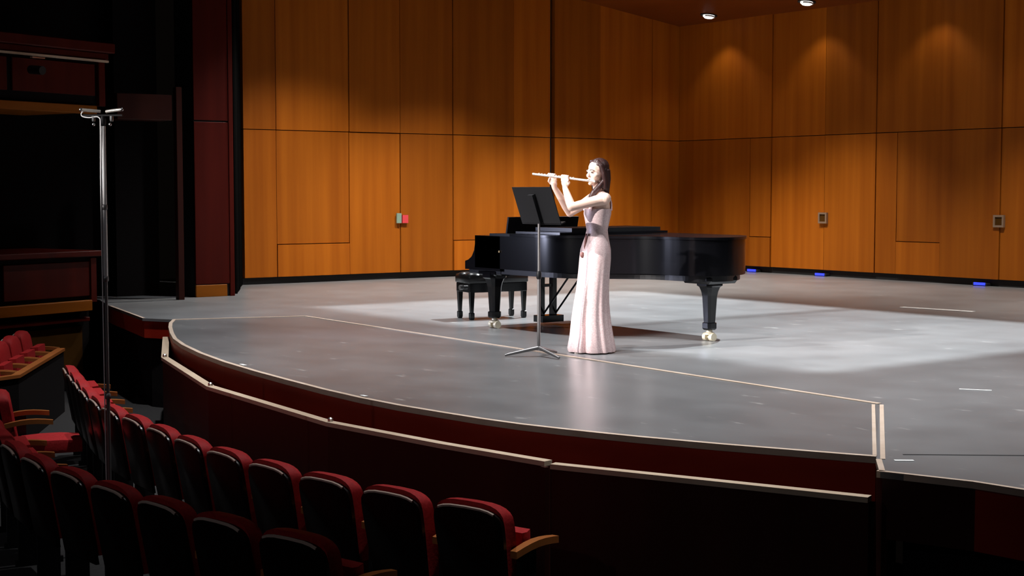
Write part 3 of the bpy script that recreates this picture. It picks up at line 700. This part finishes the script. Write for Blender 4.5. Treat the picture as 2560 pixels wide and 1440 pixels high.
# hair: cap over the skull, long locks behind and one over the front shoulder
H = MB()
hb(H, (0, 0.030, 0.048), (0.080, 0.096, 0.078)); hb(H, (0, 0.062, -0.01), (0.078, 0.066, 0.095))
for s in (-1, 1):
    H.tube([hp(s * 0.030, -0.030, 0.098), hp(s * 0.066, -0.008, 0.055), hp(s * 0.076, 0.012, -0.01), hp(s * 0.070, 0.030, -0.08), hp(s * 0.066, 0.035, -0.15)], [0.018, 0.020, 0.024, 0.028, 0.026], 10)
bk = [hp(0, 0.080, 0.02), hp(0, 0.090, -0.06), hp(0.0, 0.082, -0.14), hp(0.0, 0.080, -0.21), hp(0, 0.085, -0.26)]
for o_ in (-0.04, 0.0, 0.04): H.tube([p + HM @ Vector((o_, -0.01, 0)) for p in bk], [0.040, 0.038, 0.034, 0.028, 0.012], 10)
fr_ = [hp(0.064, 0.02, -0.08), hp(0.055, -0.03, -0.135), hp(0.03, -0.060, -0.175), hp(0.01, -0.075, -0.215), hp(-0.005, -0.08, -0.245)]
H.tube(fr_, [0.022, 0.026, 0.026, 0.022, 0.010], 10)
hair = remeshed(H, 'hair', 'hair', 0.006, 2, pr); tag(hair, 'long dark brown hair')
# gown
DR = [(0.012, 0.000, 0.195, 0.225, 0.075), (0.04, -0.002, 0.196, 0.226, 0.075), (0.15, -0.008, 0.182, 0.21, 0.065), (0.28, -0.012, 0.166, 0.194, 0.055), (0.42, -0.008, 0.150, 0.180, 0.042), (0.55, 0.002, 0.138, 0.174, 0.030), (0.70, 0.014, 0.132, 0.174, 0.016), (0.82, 0.024, 0.132, 0.176, 0.006), (0.90, 0.028, 0.127, 0.170, 0.0), (0.96, 0.032, 0.112, 0.150, 0), (1.01, 0.037, 0.098, 0.131, 0), (1.07, 0.040, 0.088, 0.118, 0), (1.14, 0.041, 0.101, 0.134, 0), (1.21, 0.042, 0.115, 0.151, 0), (1.255, 0.045, 0.113, 0.157, 0)]
D = MB(); nseg = 96; rs = []
for z, c, a, b, amp in DR:
    def fn(t, amp=amp, z=z):
        v = math.sin(11 * t + 0.6) * 0.55 + math.sin(17 * t + 2.0 + z) * 0.35 + math.sin(5 * t + 1.0) * 0.4
        slit = math.exp(-((t - 0.85) / 0.06) ** 2) * 1.5 + math.exp(-((t - 2.35) / 0.07) ** 2) * 0.9
        return 1 + amp * (v - slit)
    r = ring(z, c, 0.0, a, b, nseg, fn)
    if z < 0.05:                                                         # hem sweeps out a little at the front
        r = [p + Fb * 0.012 * max(0, (p - Vector((c, 0, z))).dot(Fb) / a) for p in r]
    rs.append(r)
D.rings(rs, True, False)
gown = D.build('gown', 'dress', pr, 1.4); tag(gown, 'pale pink sequined sleeveless gown with flowing folds')
for s in (-1, 1):                                                        # straps over the shoulders
    p0 = Vector((0.042, 0, 1.24)) + Fb * 0.088 + Lb * s * 0.085; p1 = Vector((0.05, 0, 1.33)) + Fb * 0.070 + Lb * s * 0.088; p2 = Vector((0.058, 0, 1.392)) + Lb * s * 0.085
    p3 = Vector((0.054, 0, 1.33)) - Fb * 0.070 + Lb * s * 0.088; p4 = Vector((0.044, 0, 1.24)) - Fb * 0.090 + Lb * s * 0.085
    pts = smooth_path([p0, p1, p2, p3, p4], 5)
    MB().rings([[p + Lb * 0.017, p + Lb * 0.017 + (p - Vector((0.05, 0, 1.25))).normalized() * 0.008, p - Lb * 0.017 + (p - Vector((0.05, 0, 1.25))).normalized() * 0.008, p - Lb * 0.017] for p in pts]).build('strap', 'dress', gown, 1.0)
rb = MB(); p0 = Vector((0.038, 0, 1.04)) + Fb * 0.104 + Lb * 0.03
rb.rings([[p0 + Lb * a + Fb * (0.012 * c) + Vector((0, 0, -0.21 * k / 5)) + Fb * 0.030 * k / 5 for a, c in ((-0.014, 0), (0.014, 0), (0.014, 0.6), (-0.014, 0.6))] for k in range(6)])
rb.ball(p0 + Fb * 0.04 + Vector((0, 0, -0.185)), (0.020, 0.020, 0.026), 10, 6)
rb.build('ribbon', 'ribbon', gown, 0.8)
for s in (-1, 1):
    an = Vector((0, 0, 0.0)) + Lb * s * 0.07
    MB().rings([[an + Fb * f + Lb * l_ + Vector((0, 0, z)) for l_, z in ((-w_, 0.0), (w_, 0.0), (w_ * 0.8, h), (-w_ * 0.8, h))] for f, w_, h in ((-0.04, 0.026, 0.10), (0.04, 0.032, 0.07), (0.12, 0.034, 0.035), (0.185, 0.014, 0.015))]).build('shoe', 'shoe', pr, 0.8)
# flute: a thing of its own, held in both hands
ft = empty('flute', PL, VANG, 'silver concert flute held to the lips of the flutist', 'flute')
MB().tube([fl(0), fl(0.585)], 0.0098, 14).build('tube', 'silver', ft, 0.8)
MB().ball(fl(0.06) + Vector((0, 0, 0.004)), (0.020, 0.014, 0.011), 12, 8).build('lip_plate', 'silver', ft, 1.2)
MB().lathe([(0.012, 0), (0.012, 0.01)], (0, 0, 0), 12).build('crown', 'silver', ft, 0.6).location = fl(0) - Vector((0, 0, 0.005))
for k in range(13):
    c = fl(0.20 + k * 0.027); MB().lathe([(0.0085, 0.009), (0.0085, 0.0135), (0.006, 0.015)], c, 12).build('key_cup', 'silver', ft, 0.6)
MB().tube([fl(0.19) + Vector((0.004, -0.012, 0.004)), fl(0.565) + Vector((0.004, -0.012, 0.004))], 0.0028, 8).build('key_rod', 'silver', ft, 0.8)

# ================================================================== LIGHT FIXTURES
names = {0: 'glowing recessed ceiling light nearest the shell corner', 1: 'glowing recessed ceiling light at the top edge, right of the corner one'}
for i, x in enumerate(WASH_X):
    y = 18.24; z = ceil_z(y)
    t = empty('ceiling_light', (x, y, z), 0, names.get(i, 'recessed ceiling light along the rear shell wall, %s from the corner' % ORD[i]), 'ceiling light', 'recessed lights along the rear wall')
    t.rotation_euler = (math.atan(-0.13), 0, 0)
    MB().rings([[(r * math.cos(2 * PI * j / 20), r * math.sin(2 * PI * j / 20), zz) for j in range(20)] for r, zz in ((0.15, -0.001), (0.15, -0.012), (0.105, -0.012), (0.105, -0.001))], False, False).build('trim_ring', 'black_paint', t, 0.5)
    MB().lathe([(0.10, 0.0), (0.10, -0.03), (0.07, -0.055), (0.03, -0.062)], (0, 0, 0), 16).build('lamp', 'lamp_white', t, 0.7)
    MB().tube([(0.10 * math.cos(a), 0.10 * math.sin(a), -0.03) for a in [math.radians(-80 + 16 * k) for k in range(11)]], 0.014, 8).build('gimbal', 'lamp_trim', t, 0.8)
def downlight(x, y, label, group):
    t = empty('ceiling_light', (x, y, ceil_z(y)), 0, label, 'ceiling light', group); t.rotation_euler = (math.atan(-0.13), 0, 0)
    MB().rings([[(r * math.cos(2 * PI * j / 16), r * math.sin(2 * PI * j / 16), zz) for j in range(16)] for r, zz in ((0.13, -0.001), (0.13, -0.02), (0.09, -0.02), (0.085, -0.001))], False, False).build('trim_ring', 'black_paint', t, 0.5)
    MB().lathe([(0.085, -0.001), (0.08, -0.010), (0.04, -0.014)], (0, 0, 0), 16).build('lamp', 'lamp_white', t, 0.7)
for i, y in enumerate(SIDE_Y): downlight(-17.8, y, 'recessed ceiling light along the side shell wall, %s from the front' % ORD[i], 'recessed lights along the side wall')
for i, x in enumerate(BACK_X): downlight(x, 16.4, 'recessed ceiling light above the rear stage floor, %s from the side wall' % ORD[i], 'recessed lights above the rear stage')
for i, p in enumerate(STAGE_POS): downlight(p[0], p[1], 'recessed ceiling light over the open stage, %s from the side wall' % ORD[i], 'recessed lights over the open stage')
for i, p in enumerate(FRAME_POS):
    t = empty('stage_spotlight', p, 0, 'black framed stage spotlight hanging over the %s of the piano' % ('keyboard' if i == 0 else 'tail'), 'stage light')
    # housing with a rectangular shutter opening 0.25 m under the lamp
    ax0, ax1 = ((-2.35, 1.80), (-1.80, 2.3))[i]; y0, y1 = -3.85, 1.35
    q = 0.25 / p[2]; hw = 0.34
    for nm, a, b in (('shutter', (-hw, -hw, -0.256), (ax0 * q, hw, -0.25)), ('shutter', (ax1 * q, -hw, -0.256), (hw, hw, -0.25)), ('shutter', (ax0 * q, -hw, -0.256), (ax1 * q, y0 * q, -0.25)), ('shutter', (ax0 * q, y1 * q, -0.256), (ax1 * q, hw, -0.25)),
                     ('housing_side', (-hw - 0.01, -hw - 0.01, -0.256), (-hw, hw + 0.01, 0.06)), ('housing_side', (hw, -hw - 0.01, -0.256), (hw + 0.01, hw + 0.01, 0.06)), ('housing_side', (-hw, -hw - 0.01, -0.256), (hw, -hw, 0.06)), ('housing_side', (-hw, hw, -0.256), (hw, hw + 0.01, 0.06)),
                     ('housing_top', (-hw - 0.01, -hw - 0.01, 0.06), (hw + 0.01, hw + 0.01, 0.07))):
        box(nm, a, b, 'velour', t)
    MB().tube([(0, 0, 0.07), (0, 0, ceil_z(p[1]) - p[2])], 0.02, 8).build('hanging_pole', 'black_paint', t)
t = empty('stage_spotlight', SHEEN_POS, math.atan2(5.5, 5.4), 'added unseen black spotlight on a stand by the side box, giving the piano sheen', 'stage light')  # invented fixture for the added sheen lamp
MB().tube([(-0.34, 0, 0.02), (-0.12, 0, 0.0)], [0.10, 0.11], 16).build('lamp_body', 'black_paint', t, 0.8)
MB().tube([(-0.24, 0, -0.11), (-0.24, 0, -2.19)], 0.02, 8).build('stand_pole', 'black_paint', t)
MB().lathe([(0.28, -2.20), (0.28, -2.17), (0.05, -2.15)], (-0.24, 0, 0), 16).build('stand_base', 'black_paint', t, 0.6)
for i, (x, y, lab) in enumerate([(-18.29, 18.70, 'small blue light glowing at the wall base beside the piano tail'), (-16.72, 18.70, 'small blue light glowing at the base of the rear wall, middle one'), (-13.58, 18.70, 'small blue light glowing at the base of the rear wall, rightmost'), (-20.25, 16.2, 'small blue light glowing at the side wall base behind the gown')]):
    rz = 0 if y > 18 else -PI / 2
    t = empty('floor_light', (x, y, 0), rz, lab, 'floor light', 'blue lights along the wall base')
    box('housing', (-0.13, -0.06, 0.0), (0.13, 0.04, 0.045), 'black_paint', t, 0.006); box('lens', (-0.10, -0.068, 0.012), (0.10, -0.058, 0.052), 'led_blue', t)

# ---- tape marks and scraps on the floor
tp = [(-11.15, 14.49, 0.95, 0.10, 0.14, 'long white tape strip on the floor near the rear wall'), (-6.42, 8.79, 0.22, 0.03, 0.6, 'short white tape mark on the floor at right'),
      (-4.93, 6.16, 0.10, 0.035, 0.9, 'small white tape scrap beside the apron corner'), (-8.70, 5.13, 0.07, 0.03, 0.0, 'tiny white tape scrap on the curved apron edge'),
      (-10.85, 5.27, 0.10, 0.03, -0.1, 'tiny white tape scrap at the left of the apron edge')]
for x, y, l_, w_, rz, lab in tp:
    o = MB().box((-l_ / 2, -w_ / 2, 0.0), (l_ / 2, w_ / 2, 0.003)).build('tape_mark', 'white_tape'); o.location = (x, y, 0.0035 if y < 6 else 0.0005); o.rotation_euler = (0, 0, rz)
    tag(o, lab, 'tape')
